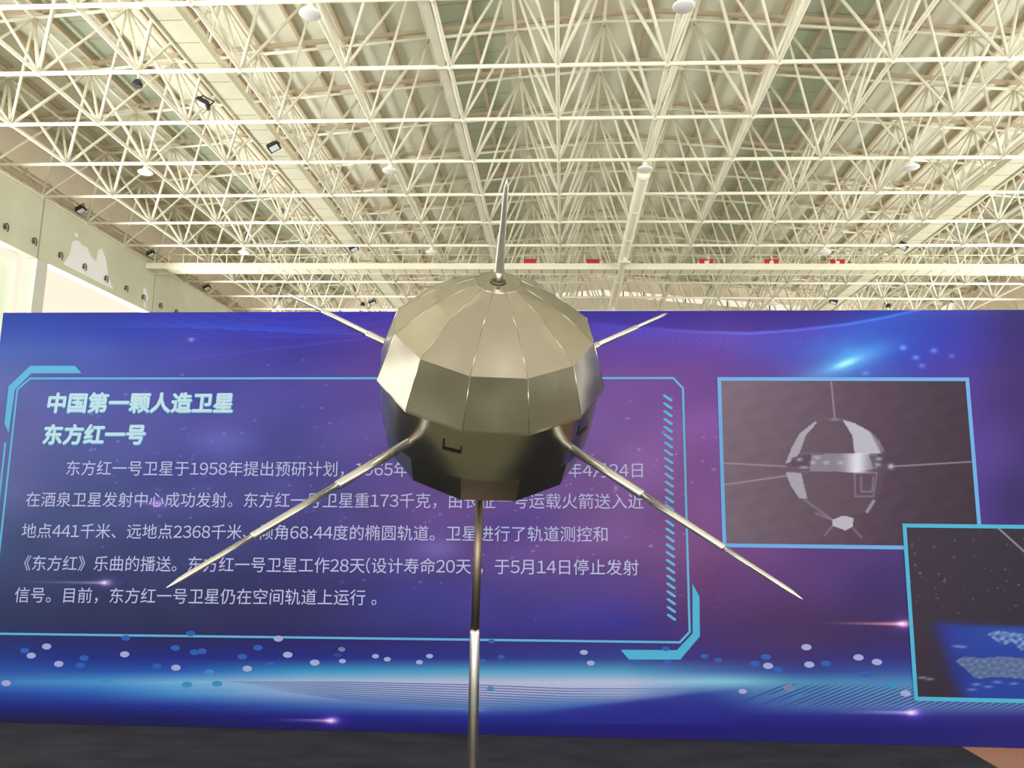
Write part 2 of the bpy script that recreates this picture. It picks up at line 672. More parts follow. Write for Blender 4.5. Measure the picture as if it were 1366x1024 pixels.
CY = 37.4
t = empty('catwalk', 'wide cream catwalk crossing the hall above the backdrop, red boxes on it', 'catwalk', mw=H(0, CY, 11.72))
MB().box((XL + .02, 0, 0), (XR - .02, .78, .05)).build('deck', M['walk_x'], t)
MB().box((XL + .02, -.06, -.02), (XR - .02, -.003, .28)).build('fascia', M['walk'], t)
MB().box((XL + .02, .783, -.02), (XR - .02, .83, .28)).build('fascia', M['walk'], t)
for h_ in (.72, 1.15):
    MB().tube((XL + .02, -.03, h_), (XR - .02, -.03, h_), .02, 6).build('rail', M['frame'], t)
x = XL + .45
while x < XR:
    MB().tube((x, -.03, .25), (x, -.03, 1.15), .018, 6).build('post', M['frame'], t)
    x += .75
b = MB()
for i in range(I0 + 1, I1):
    MB().tube((nx(i), .81, .27), (nx(i), .81, .42), .03, 6).build('hanger', M['frame'], t)

# red boxes on the crossing catwalk
def hall_at(px, py, Y=None, Z=None):
    d = FWD + (px - 683) / FOC * RIGHT - (py - 512) / FOC * UP
    q = HALL.to_3x3().inverted() @ Vector(d)
    s = Y / q.y if Y is not None else Z / q.z
    return np.array(q) * s


box_words = [('leftmost', 0), ('second from left', 0), ('third from left', 1), ('fourth from left', 1), ('rightmost', 1)]
proto = {}
for (px, (wd, kind)) in zip((706.5, 791.5, 941.5, 1028, 1115.5), box_words):
    X = hall_at(px, 349, Y=CY + .40)[0]
    if kind not in proto:
        t = empty('red_box')
        MB().box((-.40, -.14, 0), (.40, .14, .50)).build('body', M['red'], t)
        MB().box((-.44, -.17, .502), (.44, .17, .54)).build('lid', M['red'], t)
        if kind:
            MB().box((-.10, -.15, .05), (.12, -.1405, .47)).build('front_panel', M['white'], t)
        for s in (-1, 1):
            MB().box((s * .43 - .018, -.16, .0), (s * .43 + .018, .16, .498)).build('end_bracket', M['white'], t)
        proto[kind] = t
    else:
        t = copy_tree(proto[kind])
    t.matrix_world = H(X, CY + .40, 11.772)
    t.scale = (.86, 1, 1)
    tag(t, ('red box with pale middle panel on the crossing catwalk, %s of five' if kind else 'solid red box on the crossing catwalk, %s of five') % wd, 'box', 'red boxes on the crossing catwalk')

# ridge duct and cable tray ---------------------------------------------------
t = empty('round_duct', 'pale round duct slung under the roof frame along the ridge line', 'duct', mw=H(nx(1), ny(2) + .36, GZ - .32))
MB().prof((0, 0, 0), (0, 1, 0), [(0, .2), (.02, .22), (YB - ny(2) - .3, .22)], 20).build('pipe', M['duct'], t)
for k in range(9):
    MB().prof((0, .1 + 3.2 * k, 0), (0, 1, 0), [(0, .235), (.07, .235)], 20).build('joint_ring', M['duct'], t)
for k in range(10):
    MB().tube((0, 2.64 + 3 * k, .2), (0, 2.64 + 3 * k, .27), .03, 6).build('hanger', M['frame'], t)
t = empty('cable_tray', 'narrow cream cable tray hung beside a long bottom chord left of centre', 'cable tray', mw=H(nx(-1) - .22, ny(-3), GZ - .02))
L = YB - ny(-3)
MB().box((-.09, 0, 0), (.09, L, .02)).build('tray_floor', M['frame'], t)
for s in (-1, 1):
    MB().box((s * .1 - .01, 0, 0), (s * .1 + .01, L, .1)).build('tray_side', M['frame'], t)
b = MB()
for k in range(int(L / 3)):
    b.box((.09, 3 * k - .02, .03), (.18, 3 * k + .02, .06))
b.build('bracket', M['frame'], t)

# high bay lamps --------------------------------------------------------------
lamp = empty('high_bay_lamp')
MB().prof((0, 0, -.30), (0, 0, 1), [(0, .02), (.005, .24), (.03, .27), (.06, .26), (.12, .17), (.16, .1)], 24).build('bowl', M['dish'], lamp)
MB().prof((0, 0, -.14), (0, 0, 1), [(0, .1), (.10, .08), (.11, .03)], 16).build('ballast', M['frame'], lamp)
MB().tube((0, 0, -.03), (0, 0, .02), .02, 8).build('stem', M['frame'], lamp)
rown = {-1: 'nearest', 2: 'second', 5: 'third', 8: 'farthest'}
coln = {-5: 'by the left wall', -2: 'left of centre', 1: 'under the ridge line', 4: 'right of the ridge'}
first = True
for j in (-1, 2, 5, 8):
    for i in (-5, -2, 1, 4, 7):
        if i not in coln or (i, j) in ((-5, -1), (4, -1)):
            continue
        o = lamp if first else copy_tree(lamp)
        first = False
        o.matrix_world = H(nx(i), ny(j), GZ - (.58 if i == 1 and j > 2 else .09))
        tag(o, 'white round high bay lamp in the %s lamp row, %s' % (rown[j], coln[i]), 'ceiling lamp', 'white high bay lamps under the roof frame')

# floodlights -------------------------------------------------------------------
def make_flood():
    t = empty('floodlight')
    b = MB()
    b.box((-.2, -.15, -.1), (.2, .15, .02))
    for k in range(6):
        b.box((-.17 + k * .062, -.13, .021), (-.15 + k * .062, .13, .07))
    b.build('housing', M['black'], t)
    MB().box((-.15, -.105, -.112), (.15, .105, -.1005)).build('lens', M['lens'], t)
    b = MB()
    for s in (-1, 1):
        b.box((s * .215 - .012, -.02, -.02), (s * .215 + .012, .02, .2))
    b.box((-.227, -.02, .2), (.227, .02, .225))
    b.build('bracket', M['black'], t)
    return t


fproto = None
fl_list = [((272, 137), 12.25, .5, 'on the left edge of the left catwalk, nearest'), ((365, 195), 12.2, -.5, 'on the right edge of the left catwalk'),
           ((472, 331), 12.2, -.5, 'on the left catwalk near the crossing catwalk'), ((497, 403), 12.25, -.4, 'far along the left catwalk'),
           ((1205, 328), 12.2, .5, 'on the right catwalk near the crossing catwalk'), ((1112, 402), 12.25, .4, 'far along the right catwalk')]
for (q, Z, tilt, wd) in fl_list:
    p = hall_at(*q, Z=Z)
    if fproto is None:
        fproto = make_flood()
        t = fproto
    else:
        t = copy_tree(fproto)
    t.matrix_world = H(*p) @ Matrix.Rotation(tilt, 4, 'Y') @ Matrix.Rotation(-.35, 4, 'X')
    tag(t, 'black floodlight with pale lens %s' % wd, 'floodlight', 'black floodlights in the roof')
for q, wd in (((100, 279), 'nearest'), ((195, 338), 'middle'), ((270, 383), 'farthest')):
    y_, z_ = wall_left_at(*q)
    t = copy_tree(fproto)
    t.matrix_world = H(XL + .25, y_, z_) @ Matrix.Rotation(-.5, 4, 'Y') @ Matrix.Rotation(-.2, 4, 'X') @ Matrix.Scale(.95, 4)
    tag(t, 'grey black floodlight at the top of the left concrete beam, %s of three' % wd, 'floodlight', 'floodlights along the left beam')

dproto = None
for q, Z, wd in (((180, 91), 12.08, 'at a node on the upper left'), ((484, 404), 11.95, 'left, just above the backdrop'), ((1185, 406), 11.95, 'right of the farthest floodlight')):
    p = hall_at(*q, Y=ny(8)) if Z < 12 else np.array((nx(-4), ny(0), GZ - .3))
    if dproto is None:
        dproto = empty('hanging_speaker')
        MB().prof((0, 0, -.16), (0, 0, 1), [(0, .13), (.06, .15), (.2, .09)], 14).build('horn', M['black'], dproto)
        
        t = dproto
    else:
        t = copy_tree(dproto)
    st_ = [c for c in t.children if c.name.startswith('stem')]
    for c in st_:
        bpy.data.objects.remove(c)
    t.matrix_world = H(*p)
    MB().tube((0, 0, .03), (0, 0, GZ - .06 - p[2]), .025, 8).build('stem', M['frame'], t)
    tag(t, 'small black round fitting hanging in the roof, %s' % wd, 'speaker', 'small black hanging fittings')

# ------------------------------------------------------------------ backdrop
BD, BT = 6.12096683, .01232829
UX = np.array((1, BT, 0)) / math.hypot(1, BT)
BW0, BW1, BH = -4.614, 4.55, 3.195


def b2(px, py):
    """measured point on the photo -> metres on the backdrop (across, up from the floor)"""
    d = FWD + (px - 683) / FOC * RIGHT - (py - 512) / FOC * UP
    s = BD / (d[1] - BT * d[0])
    q = d * s
    return q[0] * math.hypot(1, BT), q[2] + EYE


def b2px(u, v):
    P = np.stack([u * UX[0], BD + u * UX[1], v - EYE], -1)
    z = P @ FWD
    return 683 + FOC * (P @ RIGHT) / z, 512 - FOC * (P @ UP) / z


BR = math.atan(BT)
bd = empty('exhibition_backdrop', 'long blue and purple printed backdrop with Chinese text standing behind the satellite', 'backdrop', loc=(0, BD, 0.014))
bd.rotation_euler = (0, 0, BR)
MB().box((BW0, .004, 0), (BW1, .1, BH)).build('board', M['banner_back'], bd)
for x in np.arange(BW0 + .6, BW1, 1.6):
    b = MB()
    b.box((x - .02, .1, 0), (x + .02, .14, BH - .1))
    b.tube((x, .14, BH * .7), (x, 1.2, .02), .02, 6)
    b.box((x - .02, .14, 0), (x + .02, 1.25, .04))
    b.build('rear_prop', M['frame_tan'], bd)


def grid_print(name, u0, u1, v0, v1, nu, nv, fn, parent, yoff, m):
    us, vs = np.linspace(u0, u1, nu), np.linspace(v0, v1, nv)
    U, V = np.meshgrid(us, vs)
    co = np.zeros((nu * nv, 3), np.float32)
    co[:, 0], co[:, 1], co[:, 2] = U.ravel(), yoff, V.ravel()
    idx = np.arange(nu * nv).reshape(nv, nu)
    f = np.stack([idx[:-1, :-1], idx[:-1, 1:], idx[1:, 1:], idx[1:, :-1]], -1).reshape(-1, 4)
    me = bpy.data.meshes.new(name)
    me.vertices.add(len(co))
    me.vertices.foreach_set('co', co.ravel())
    me.loops.add(f.size)
    me.loops.foreach_set('vertex_index', f.ravel().astype(np.int32))
    me.polygons.add(len(f))
    me.polygons.foreach_set('loop_start', np.arange(0, f.size, 4, dtype=np.int32))
    me.update(calc_edges=True)
    C = np.ones((nu * nv, 4), np.float32)
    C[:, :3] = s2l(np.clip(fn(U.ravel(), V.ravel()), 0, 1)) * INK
    at = me.color_attributes.new('print', 'FLOAT_COLOR', 'POINT')
    at.data.foreach_set('color', C.ravel())
    me.materials.append(m)
    o = bpy.data.objects.new(name, me)
    col.objects.link(o)
    o.parent = parent
    return o


rows = {  # print colours; the paler left columns have daylight sheen painted in
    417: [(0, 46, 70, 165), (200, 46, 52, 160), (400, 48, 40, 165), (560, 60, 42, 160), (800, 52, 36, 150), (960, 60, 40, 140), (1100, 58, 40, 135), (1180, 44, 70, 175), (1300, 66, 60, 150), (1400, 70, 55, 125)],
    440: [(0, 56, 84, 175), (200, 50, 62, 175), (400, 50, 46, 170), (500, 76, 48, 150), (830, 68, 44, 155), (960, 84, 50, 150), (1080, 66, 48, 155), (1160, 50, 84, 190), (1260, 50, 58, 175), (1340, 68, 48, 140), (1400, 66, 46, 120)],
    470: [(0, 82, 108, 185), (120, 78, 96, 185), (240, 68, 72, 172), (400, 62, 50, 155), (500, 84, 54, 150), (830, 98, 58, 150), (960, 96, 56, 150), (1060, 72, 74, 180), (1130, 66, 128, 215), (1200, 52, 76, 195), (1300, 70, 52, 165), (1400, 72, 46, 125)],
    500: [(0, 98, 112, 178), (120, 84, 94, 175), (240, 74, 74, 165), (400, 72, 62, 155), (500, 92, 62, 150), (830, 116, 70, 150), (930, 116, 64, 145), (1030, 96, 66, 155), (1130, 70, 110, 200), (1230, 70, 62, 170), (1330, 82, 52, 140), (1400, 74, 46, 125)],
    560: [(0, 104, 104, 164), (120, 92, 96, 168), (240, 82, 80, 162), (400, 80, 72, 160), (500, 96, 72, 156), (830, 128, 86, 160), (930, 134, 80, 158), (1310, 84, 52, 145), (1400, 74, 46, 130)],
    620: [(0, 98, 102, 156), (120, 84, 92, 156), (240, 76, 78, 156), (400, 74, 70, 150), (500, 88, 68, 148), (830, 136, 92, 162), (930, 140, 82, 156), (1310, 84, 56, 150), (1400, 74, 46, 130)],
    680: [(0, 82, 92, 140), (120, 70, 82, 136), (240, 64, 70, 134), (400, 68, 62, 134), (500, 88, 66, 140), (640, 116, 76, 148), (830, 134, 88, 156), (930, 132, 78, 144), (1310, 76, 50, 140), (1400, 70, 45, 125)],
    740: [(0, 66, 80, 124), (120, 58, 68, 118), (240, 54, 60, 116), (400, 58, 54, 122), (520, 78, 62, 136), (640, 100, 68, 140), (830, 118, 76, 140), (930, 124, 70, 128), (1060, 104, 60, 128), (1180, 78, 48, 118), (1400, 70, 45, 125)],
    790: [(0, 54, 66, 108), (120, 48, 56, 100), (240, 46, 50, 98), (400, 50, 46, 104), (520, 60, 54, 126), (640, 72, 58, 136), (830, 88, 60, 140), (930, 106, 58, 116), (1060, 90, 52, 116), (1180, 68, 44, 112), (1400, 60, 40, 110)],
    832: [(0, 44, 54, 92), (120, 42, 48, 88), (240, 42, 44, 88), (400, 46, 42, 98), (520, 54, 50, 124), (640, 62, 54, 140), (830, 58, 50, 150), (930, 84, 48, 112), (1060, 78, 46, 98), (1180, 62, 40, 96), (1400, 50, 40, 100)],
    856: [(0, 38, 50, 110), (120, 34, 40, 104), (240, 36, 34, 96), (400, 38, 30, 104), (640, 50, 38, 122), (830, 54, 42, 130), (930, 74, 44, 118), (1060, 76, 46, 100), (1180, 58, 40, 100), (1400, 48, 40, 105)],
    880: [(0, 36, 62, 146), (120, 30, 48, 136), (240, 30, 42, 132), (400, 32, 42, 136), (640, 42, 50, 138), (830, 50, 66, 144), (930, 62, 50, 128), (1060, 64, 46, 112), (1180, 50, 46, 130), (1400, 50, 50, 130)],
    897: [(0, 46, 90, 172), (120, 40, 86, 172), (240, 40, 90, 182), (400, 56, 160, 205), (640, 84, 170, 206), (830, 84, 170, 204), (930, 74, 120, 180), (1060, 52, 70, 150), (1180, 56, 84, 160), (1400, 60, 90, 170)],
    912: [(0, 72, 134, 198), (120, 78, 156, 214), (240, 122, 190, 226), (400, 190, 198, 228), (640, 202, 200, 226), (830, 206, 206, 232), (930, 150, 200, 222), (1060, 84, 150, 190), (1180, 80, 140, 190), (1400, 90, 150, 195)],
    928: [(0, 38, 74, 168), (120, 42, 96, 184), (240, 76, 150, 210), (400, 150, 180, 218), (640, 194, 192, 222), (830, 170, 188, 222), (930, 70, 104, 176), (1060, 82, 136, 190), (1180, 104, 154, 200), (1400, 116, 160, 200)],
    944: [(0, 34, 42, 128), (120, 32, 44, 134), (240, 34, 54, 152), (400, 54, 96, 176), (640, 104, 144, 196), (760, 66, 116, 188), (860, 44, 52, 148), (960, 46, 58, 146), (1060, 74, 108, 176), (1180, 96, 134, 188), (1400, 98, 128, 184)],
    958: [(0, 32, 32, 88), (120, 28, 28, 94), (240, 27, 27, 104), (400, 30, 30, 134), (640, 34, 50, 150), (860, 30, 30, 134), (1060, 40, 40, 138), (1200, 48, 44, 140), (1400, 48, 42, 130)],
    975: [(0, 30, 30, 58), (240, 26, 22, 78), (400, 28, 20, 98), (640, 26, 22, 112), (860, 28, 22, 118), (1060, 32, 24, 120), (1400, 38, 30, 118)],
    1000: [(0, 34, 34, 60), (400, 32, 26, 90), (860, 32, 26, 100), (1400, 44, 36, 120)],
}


def art(u, v):
    px, py = b2px(u, v)
    ky = sorted(rows)
    stack = []
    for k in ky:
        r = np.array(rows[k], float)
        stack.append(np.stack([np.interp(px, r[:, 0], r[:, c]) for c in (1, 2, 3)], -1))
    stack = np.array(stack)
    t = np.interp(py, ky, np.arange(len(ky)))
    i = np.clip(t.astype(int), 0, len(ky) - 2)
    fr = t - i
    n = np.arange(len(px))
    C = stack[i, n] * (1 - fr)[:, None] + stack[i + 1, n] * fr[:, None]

    def add(mask, c):
        nonlocal C
        C = C + mask[:, None] * np.array(c, float)

    def mix(mask, c):
        nonlocal C
        C = C * (1 - mask)[:, None] + mask[:, None] * np.array(c, float)
    # soft cloud mottling
    cl = np.zeros_like(px)
    for (a, bb, ph) in ((.011, .023, 0.), (.023, -.031, 1.3), (.041, .052, 2.1), (.017, .06, .4)):
        cl += np.sin(a * px + bb * py + ph + 1.7 * np.sin(.013 * px - .02 * py + ph))
    mid = np.exp(-((py - 640) / 170) ** 2)
    add(cl * 3.2 * mid, (1, .75, 1))
    # top waves
    def curve(pts):
        a = np.array(pts, float)
        return np.interp(px, a[:, 0], a[:, 1])
    w1 = curve([(700, 425), (780, 431), (860, 439), (930, 444), (1000, 446), (1060, 442), (1130, 434), (1180, 425), (1215, 417), (1400, 380)])
    below = 1 / (1 + np.exp(-(py - w1) / 1.2))
    g = below * np.exp(-(py - w1).clip(0) / 20.) * (px > 690) * np.clip((px - 700) / 120, 0, 1)
    add(g * 26 * np.clip(1.3 - abs(px - 1010) / 600, 0, 1), (.5, .9, 1.3))
    add(np.exp(-((py - w1 - .8) / 1.5) ** 2) * np.clip((px - 840) / 150, 0, 1) * (px < 1230) * 44, (.6, 1, 1.2))
    dots = (np.sin(px * .9 + py * .3) * np.sin(py * 1.1 - px * .2) > .3) * (py > w1) * np.exp(-((py - w1 - 14) / 14.) ** 2) * (px > 790) * (px < 1100)
    add(dots * 14, (1, 1, 1.3))
    w2 = curve([(0, 447), (80, 440), (160, 438.5), (240, 439), (320, 442), (400, 447), (480, 449), (520, 449)])
    ab = np.exp(-((py - w2).clip(-60, 0) / -9.)) * (py < w2) * (px < 540)
    add(ab * 22 * np.exp(-((px - 330) / 200) ** 2), (.35, 1.1, 1.2))
    ln = (np.sin((py + .05 * px - .00022 * (px - 300) ** 2) * 1.6) > .55) * (py < 452) * (px < 560) * (px > 120)
    add(ln * 9. * np.clip((px - 120) / 150, 0, 1), (.6, .9, 1.6))
    st = np.exp(-((py - (492 - .115 * (px - 150))) / 1.3) ** 2) * (px > 160) * (px < 520)
    add(st * 16 * np.clip((px - 160) / 250, 0, 1), (1.1, .8, 1.2))
    # galaxy glow
    dx, dy = px - 1128, py - 487
    a_, b_ = dx * .93 - dy * .36, dx * .36 + dy * .93
    add(np.exp(-(a_ / 62) ** 2 - (b_ / 13) ** 2) * 62, (.5, 1.1, .7))
    add(np.exp(-(a_ / 17) ** 2 - (b_ / 4.) ** 2) * 90, (1, 1, .6))
    # nebula in the text panel
    for (cx, cy, sx, sy, s, c) in ((300, 590, 55, 16, 16, (.6, .9, 1)), (585, 735, 30, 16, 40, (.8, .9, 1)), (330, 655, 70, 30, 8, (1, .8, 1)), (690, 700, 60, 30, 14, (-1.6, -.6, 0)), (870, 580, 60, 60, 8, (1, .6, .8)), (560, 800, 80, 20, 10, (0, .2, 1.4)), (1000, 640, 60, 90, 6, (1, .5, .6)), (255, 455, 4, 2.5, 90, (1, 1, .4))):
        add(np.exp(-((px - cx) / sx) ** 2 - ((py - cy) / sy) ** 2) * s, c)
    # small stars
    sr = np.random.default_rng(5)
    for _ in range(330):
        cx, cy = sr.uniform(120, 960), sr.normal(640, 85)
        if not (480 < cy < 830):
            continue
        r_, s = sr.uniform(.7, 1.5), sr.uniform(10, 70)
        near = np.where((abs(px - cx) < 7) & (abs(py - cy) < 6))[0]
        if len(near):
            C[near] += (np.exp(-((px[near] - cx) / (1.5 * r_)) ** 2 - ((py[near] - cy) / r_) ** 2) * s)[:, None] * np.array((1, .95, 1.05))
    for (cx, cy, r_, s) in ((1205, 466, 3, 90), (1222, 479, 3, 80), (1246, 470, 3, 80), (1230, 490, 3, 60), (1270, 477, 2.5, 60), (1155, 500, 3, 50), (690, 450, 2, 30)):
        add(np.exp(-((px - cx) / (1.5 * r_)) ** 2 - ((py - cy) / r_) ** 2) * s, (.7, .9, 1))
    # comets: bright head at the right end
    for (x0, x1, y0, s, c) in ((0, 141, 779.5, 110, (1, .9, .7)), (140, 211, 673.5, 75, (1, .5, .85)), (335, 443, 963.5, 150, (1.1, .9, .6)), (1075, 1206, 834.5, 185, (1.15, .8, .5)), (1090, 1218, 953, 140, (1, .85, .7)), (280, 640, 948, 22, (.6, 1, 1))):
        tt = np.clip((px - x0) / (x1 - x0), 0, 1)
        yc = y0 - .012 * (x1 - px)
        tail = (px > x0) * (px < x1) * tt ** 1.6 * np.exp(-((py - yc) / (1 + .9 * tt)) ** 2)
        head = np.exp(-((px - x1) / 7.) ** 2 - ((py - y0) / 3.6) ** 2)
        add(tail * s + head * s * 1.1, c)
        add(np.exp(-((px - x1) / 16.) ** 2 - ((py - y0) / 9.) ** 2) * s * .3, (.9, .4, 1.1))
    # dark fold rising to the right
    yf = 953 - (px - 720) * .125
    dk = 1 / (1 + np.exp(-(py - yf) / 1.2)) * (px > 700) * np.clip((px - 700) / 60, 0, 1) * np.clip((1010 - px) / 90, 0, 1) * (py < 968)
    mix(dk * .75, (40, 44, 146))
    add(np.exp(-((px - 980) / 60) ** 2 - ((py - 910) / 8.) ** 2) * 26, (.5, 1, .6))
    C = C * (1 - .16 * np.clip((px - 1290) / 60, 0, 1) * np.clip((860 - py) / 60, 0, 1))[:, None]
    return C / 255.


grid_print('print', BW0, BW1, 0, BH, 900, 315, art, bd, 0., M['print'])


def flat(pts_px, name, m, yoff=-.002, parent=bd, uv=None):
    P = [b2(*p) for p in pts_px] if uv is None else uv
    return MB().quad([(p[0], yoff, p[1]) for p in P][::-1]).build(name, m, parent)


def band(mb, P, w, yoff, closed=False):
    """flat line of width w along metre points P, mitred"""
    P = [np.array(p, float) for p in P]
    n = len(P)
    L, R = [], []
    for k in range(n):
        a = P[k - 1] if (k > 0 or closed) else None
        c = P[(k + 1) % n] if (k < n - 1 or closed) else None
        ds = []
        if a is not None:
            d = P[k] - a
            ds.append(d / np.linalg.norm(d))
        if c is not None:
            d = c - P[k]
            ds.append(d / np.linalg.norm(d))
        t = sum(ds)
        t /= np.linalg.norm(t)
        nn = np.array((-t[1], t[0]))
        sc = 1 / max(.4, abs(nn @ np.array((-ds[0][1], ds[0][0]))))
        L.append(P[k] + nn * w / 2 * sc)
        R.append(P[k] - nn * w / 2 * sc)
    for k in range(n if closed else n - 1):
        k2 = (k + 1) % n
        mb.quad([(L[k][0], yoff, L[k][1]), (R[k][0], yoff, R[k][1]), (R[k2][0], yoff, R[k2][1]), (L[k2][0], yoff, L[k2][1])])
    return mb


ul, ur, vt, vb = b2(26, 524)[0] - .02, b2(911, 520)[0], b2(400, 507)[1], b2(600, 852.5)[1]
vbl = b2(0, 847.5)[1]
tr, br = b2(898, 506.5), b2(907, 859)
P = [(ul, vbl - .0), (ul, b2(27, 522)[1]), (b2(40, 507)[0], b2(40, 507)[1]), tr, b2(911, 520), b2(920, 845), br]
band(MB(), P, .016, -.002, True).build('panel_outline', M['cyan'], bd)
band(MB(), [(ul - .05, b2(11, 592)[1]), (ul - .05, .62)], .016, -.002).build('panel_outline', M['cyan'], bd)
flat([(40.3, 490), (100, 490), (108.8, 500), (42, 500), (20, 521.5), (11.5, 579.6), (6, 567), (11.5, 517.5)], 'corner_bracket', M['cyan'])
flat([(923.8, 781), (933, 798), (933.6, 851), (907.5, 882), (839, 882), (828, 869), (903, 869.5), (924, 847)], 'corner_bracket', M['aqua'])
b = MB()
for k in range(29):
    y = 528.5 + k * 10.45
    x = 884.5 + 5.2 * k / 28
    q = [(x, y), (x + 3, y + .2), (x + 12.5, y + 6.8), (x + 12, y + 9), (x + 9.5, y + 9), (x, y + 2.2)]
    q = [b2(*p) for p in q]
    b.quad([(p[0], -.002, p[1]) for p in q][::-1])
b.build('hatch_mark', M['cyan'], bd)

# coloured dots along the lower edge
s8, s3, s7 = 460 / 1366, 320 / 1366, 320 / 936
dotsW = [(x * s8, 790 + y * s8) for x, y in ((185, 221), (124, 257), (233, 290), (494, 252), (697, 305), (25, 366), (1140, 254), (980, 309), (1103, 190), (1353, 232), (1247, 285))]
dotsW += [(440 + x * s3, 840 + y * s3) for x, y in ((68, 121), (260, 160), (327, 177), (568, 159), (510, 194), (72, 188))]
dotsW += [(740 + x * s3, 840 + y * s3) for x, y in ((166, 138), (205, 199), (1215, 215), (1070, 360), (1335, 340))]
dotsW += [(1046 + x * s7, 674 + y * s7) for x, y in ((87, 560), (98, 628), (290, 600), (362, 618), (18, 718), (474, 740))]
dotsB = [(x * s8, 790 + y * s8) for x, y in ((98, 237), (333, 267), (318, 296), (498, 187), (622, 300), (695, 227), (770, 244), (800, 240), (960, 262), (1022, 226), (1072, 294), (1335, 256), (755, 170))]
dotsB += [(440 + x * s3, 840 + y * s3) for x, y in ((45, 155), (870, 188), (975, 165), (920, 75))]
dotsB += [(740 + x * s3, 840 + y * s3) for x, y in ((632, 118), (642, 192), (467, 196), (852, 160), (930, 182), (1140, 202), (1203, 165), (1270, 237))]
dotsB += [(1046 + x * s7, 674 + y * s7) for x, y in ((163, 624), (320, 665))]
dotsC = [(x * s8, 790 + y * s8) for x, y in ((740, 372), (860, 368), (830, 323), (420, 355))] + [(440 + 915 * s3, 840 + 343 * s3), (1046 + 415 * s7, 674 + 706 * s7)]
for nm, L_, m_, rx, ry, yo in (('pale_dot', dotsW, M['dot_white'], .037, .022, -.003), ('blue_dot', dotsB, M['dot_blue'], .037, .021, -.0025), ('cyan_dot', dotsC, M['dot_cyan'], .04, .021, -.0028)):
    b = MB()
    for (px, py) in L_:
        u, v = b2(px, py)
        k_ = .72 if 440 < px < 700 else (.8 if 740 < px < 1000 else 1.)
        b.quad([(u + k_ * rx * math.cos(a), yo, v + k_ * ry * math.sin(a)) for a in np.linspace(0, 2 * PI, 18)[:-1]])
    b.build(nm, m_, bd)

M['navy'] = mat('navy_ink', ink(52, 76, 146), .5, spec=.1)
M['slate'] = mat('slate_ink', ink(92, 112, 168), .5, spec=.1)


def taper(b, pts, w, yoff):
    """thin printed line, pointed at both ends; pts and w in photo measure"""
    n = len(pts)
    up, lo = [], []
    for k, (x, y) in enumerate(pts):
        h = w / 2 * min(1., 4. * min(k, n - 1 - k) / (n - 1) + .02)
        up.append(b2(x, y - h))
        lo.append(b2(x, y + h))
    for k in range(n - 1):
        b.quad([(p[0], yoff, p[1]) for p in (lo[k], lo[k + 1], up[k + 1], up[k])])


b = MB()
for k in range(98):
    c = 1306 + k * 4.6                         # y + .42 x along one ruled line
    xa, xb = (c - 948) / .42, (c - 914) / .42
    xa, xb = max(xa, 985 + (k * 37 % 11) * 9), min(xb, 1440)
    if xb - xa < 20:
        continue
    m_ = np.linspace(xa, xb, 7)
    taper(b, [(x, c - .42 * x + .02 * (x - 1100)) for x in m_], 1.7, -.0018)
b.build('ruled_line', M['navy'], bd)
b = MB()
for k in range(10):
    pts = []
    for x in np.linspace(285 + 9 * k, 960, 60):
        y = np.interp(x, [285, 460, 640, 760, 960], [911 + .3 * k, 912 + 2.5 * k, 916 + 3.4 * k, 921 + 3.5 * k, 921 + 3.4 * k])
        if y < 950 - (x - 720) * .125:
            pts.append((x, y))
    taper(b, pts, 1.25, -.0016)
b.build('strand_line', M['slate'], bd)

# --- printed photographs
PU0, PU1, PV0, PV1 = 1.207, 3.077, 1.385, 2.650
QU0, QU1, QV0, QV1 = 2.534, 4.30, .32, 1.546


def inpoly(x, y, poly):
    c = np.zeros(len(x), bool)
    n = len(poly)
    for i in range(n):
        x0, y0 = poly[i]
        x1, y1 = poly[(i + 1) % n]
        if y0 == y1:
            continue
        c ^= ((y0 > y) != (y1 > y)) & (x < (x1 - x0) * (y - y0) / (y1 - y0) + x0)
    return c


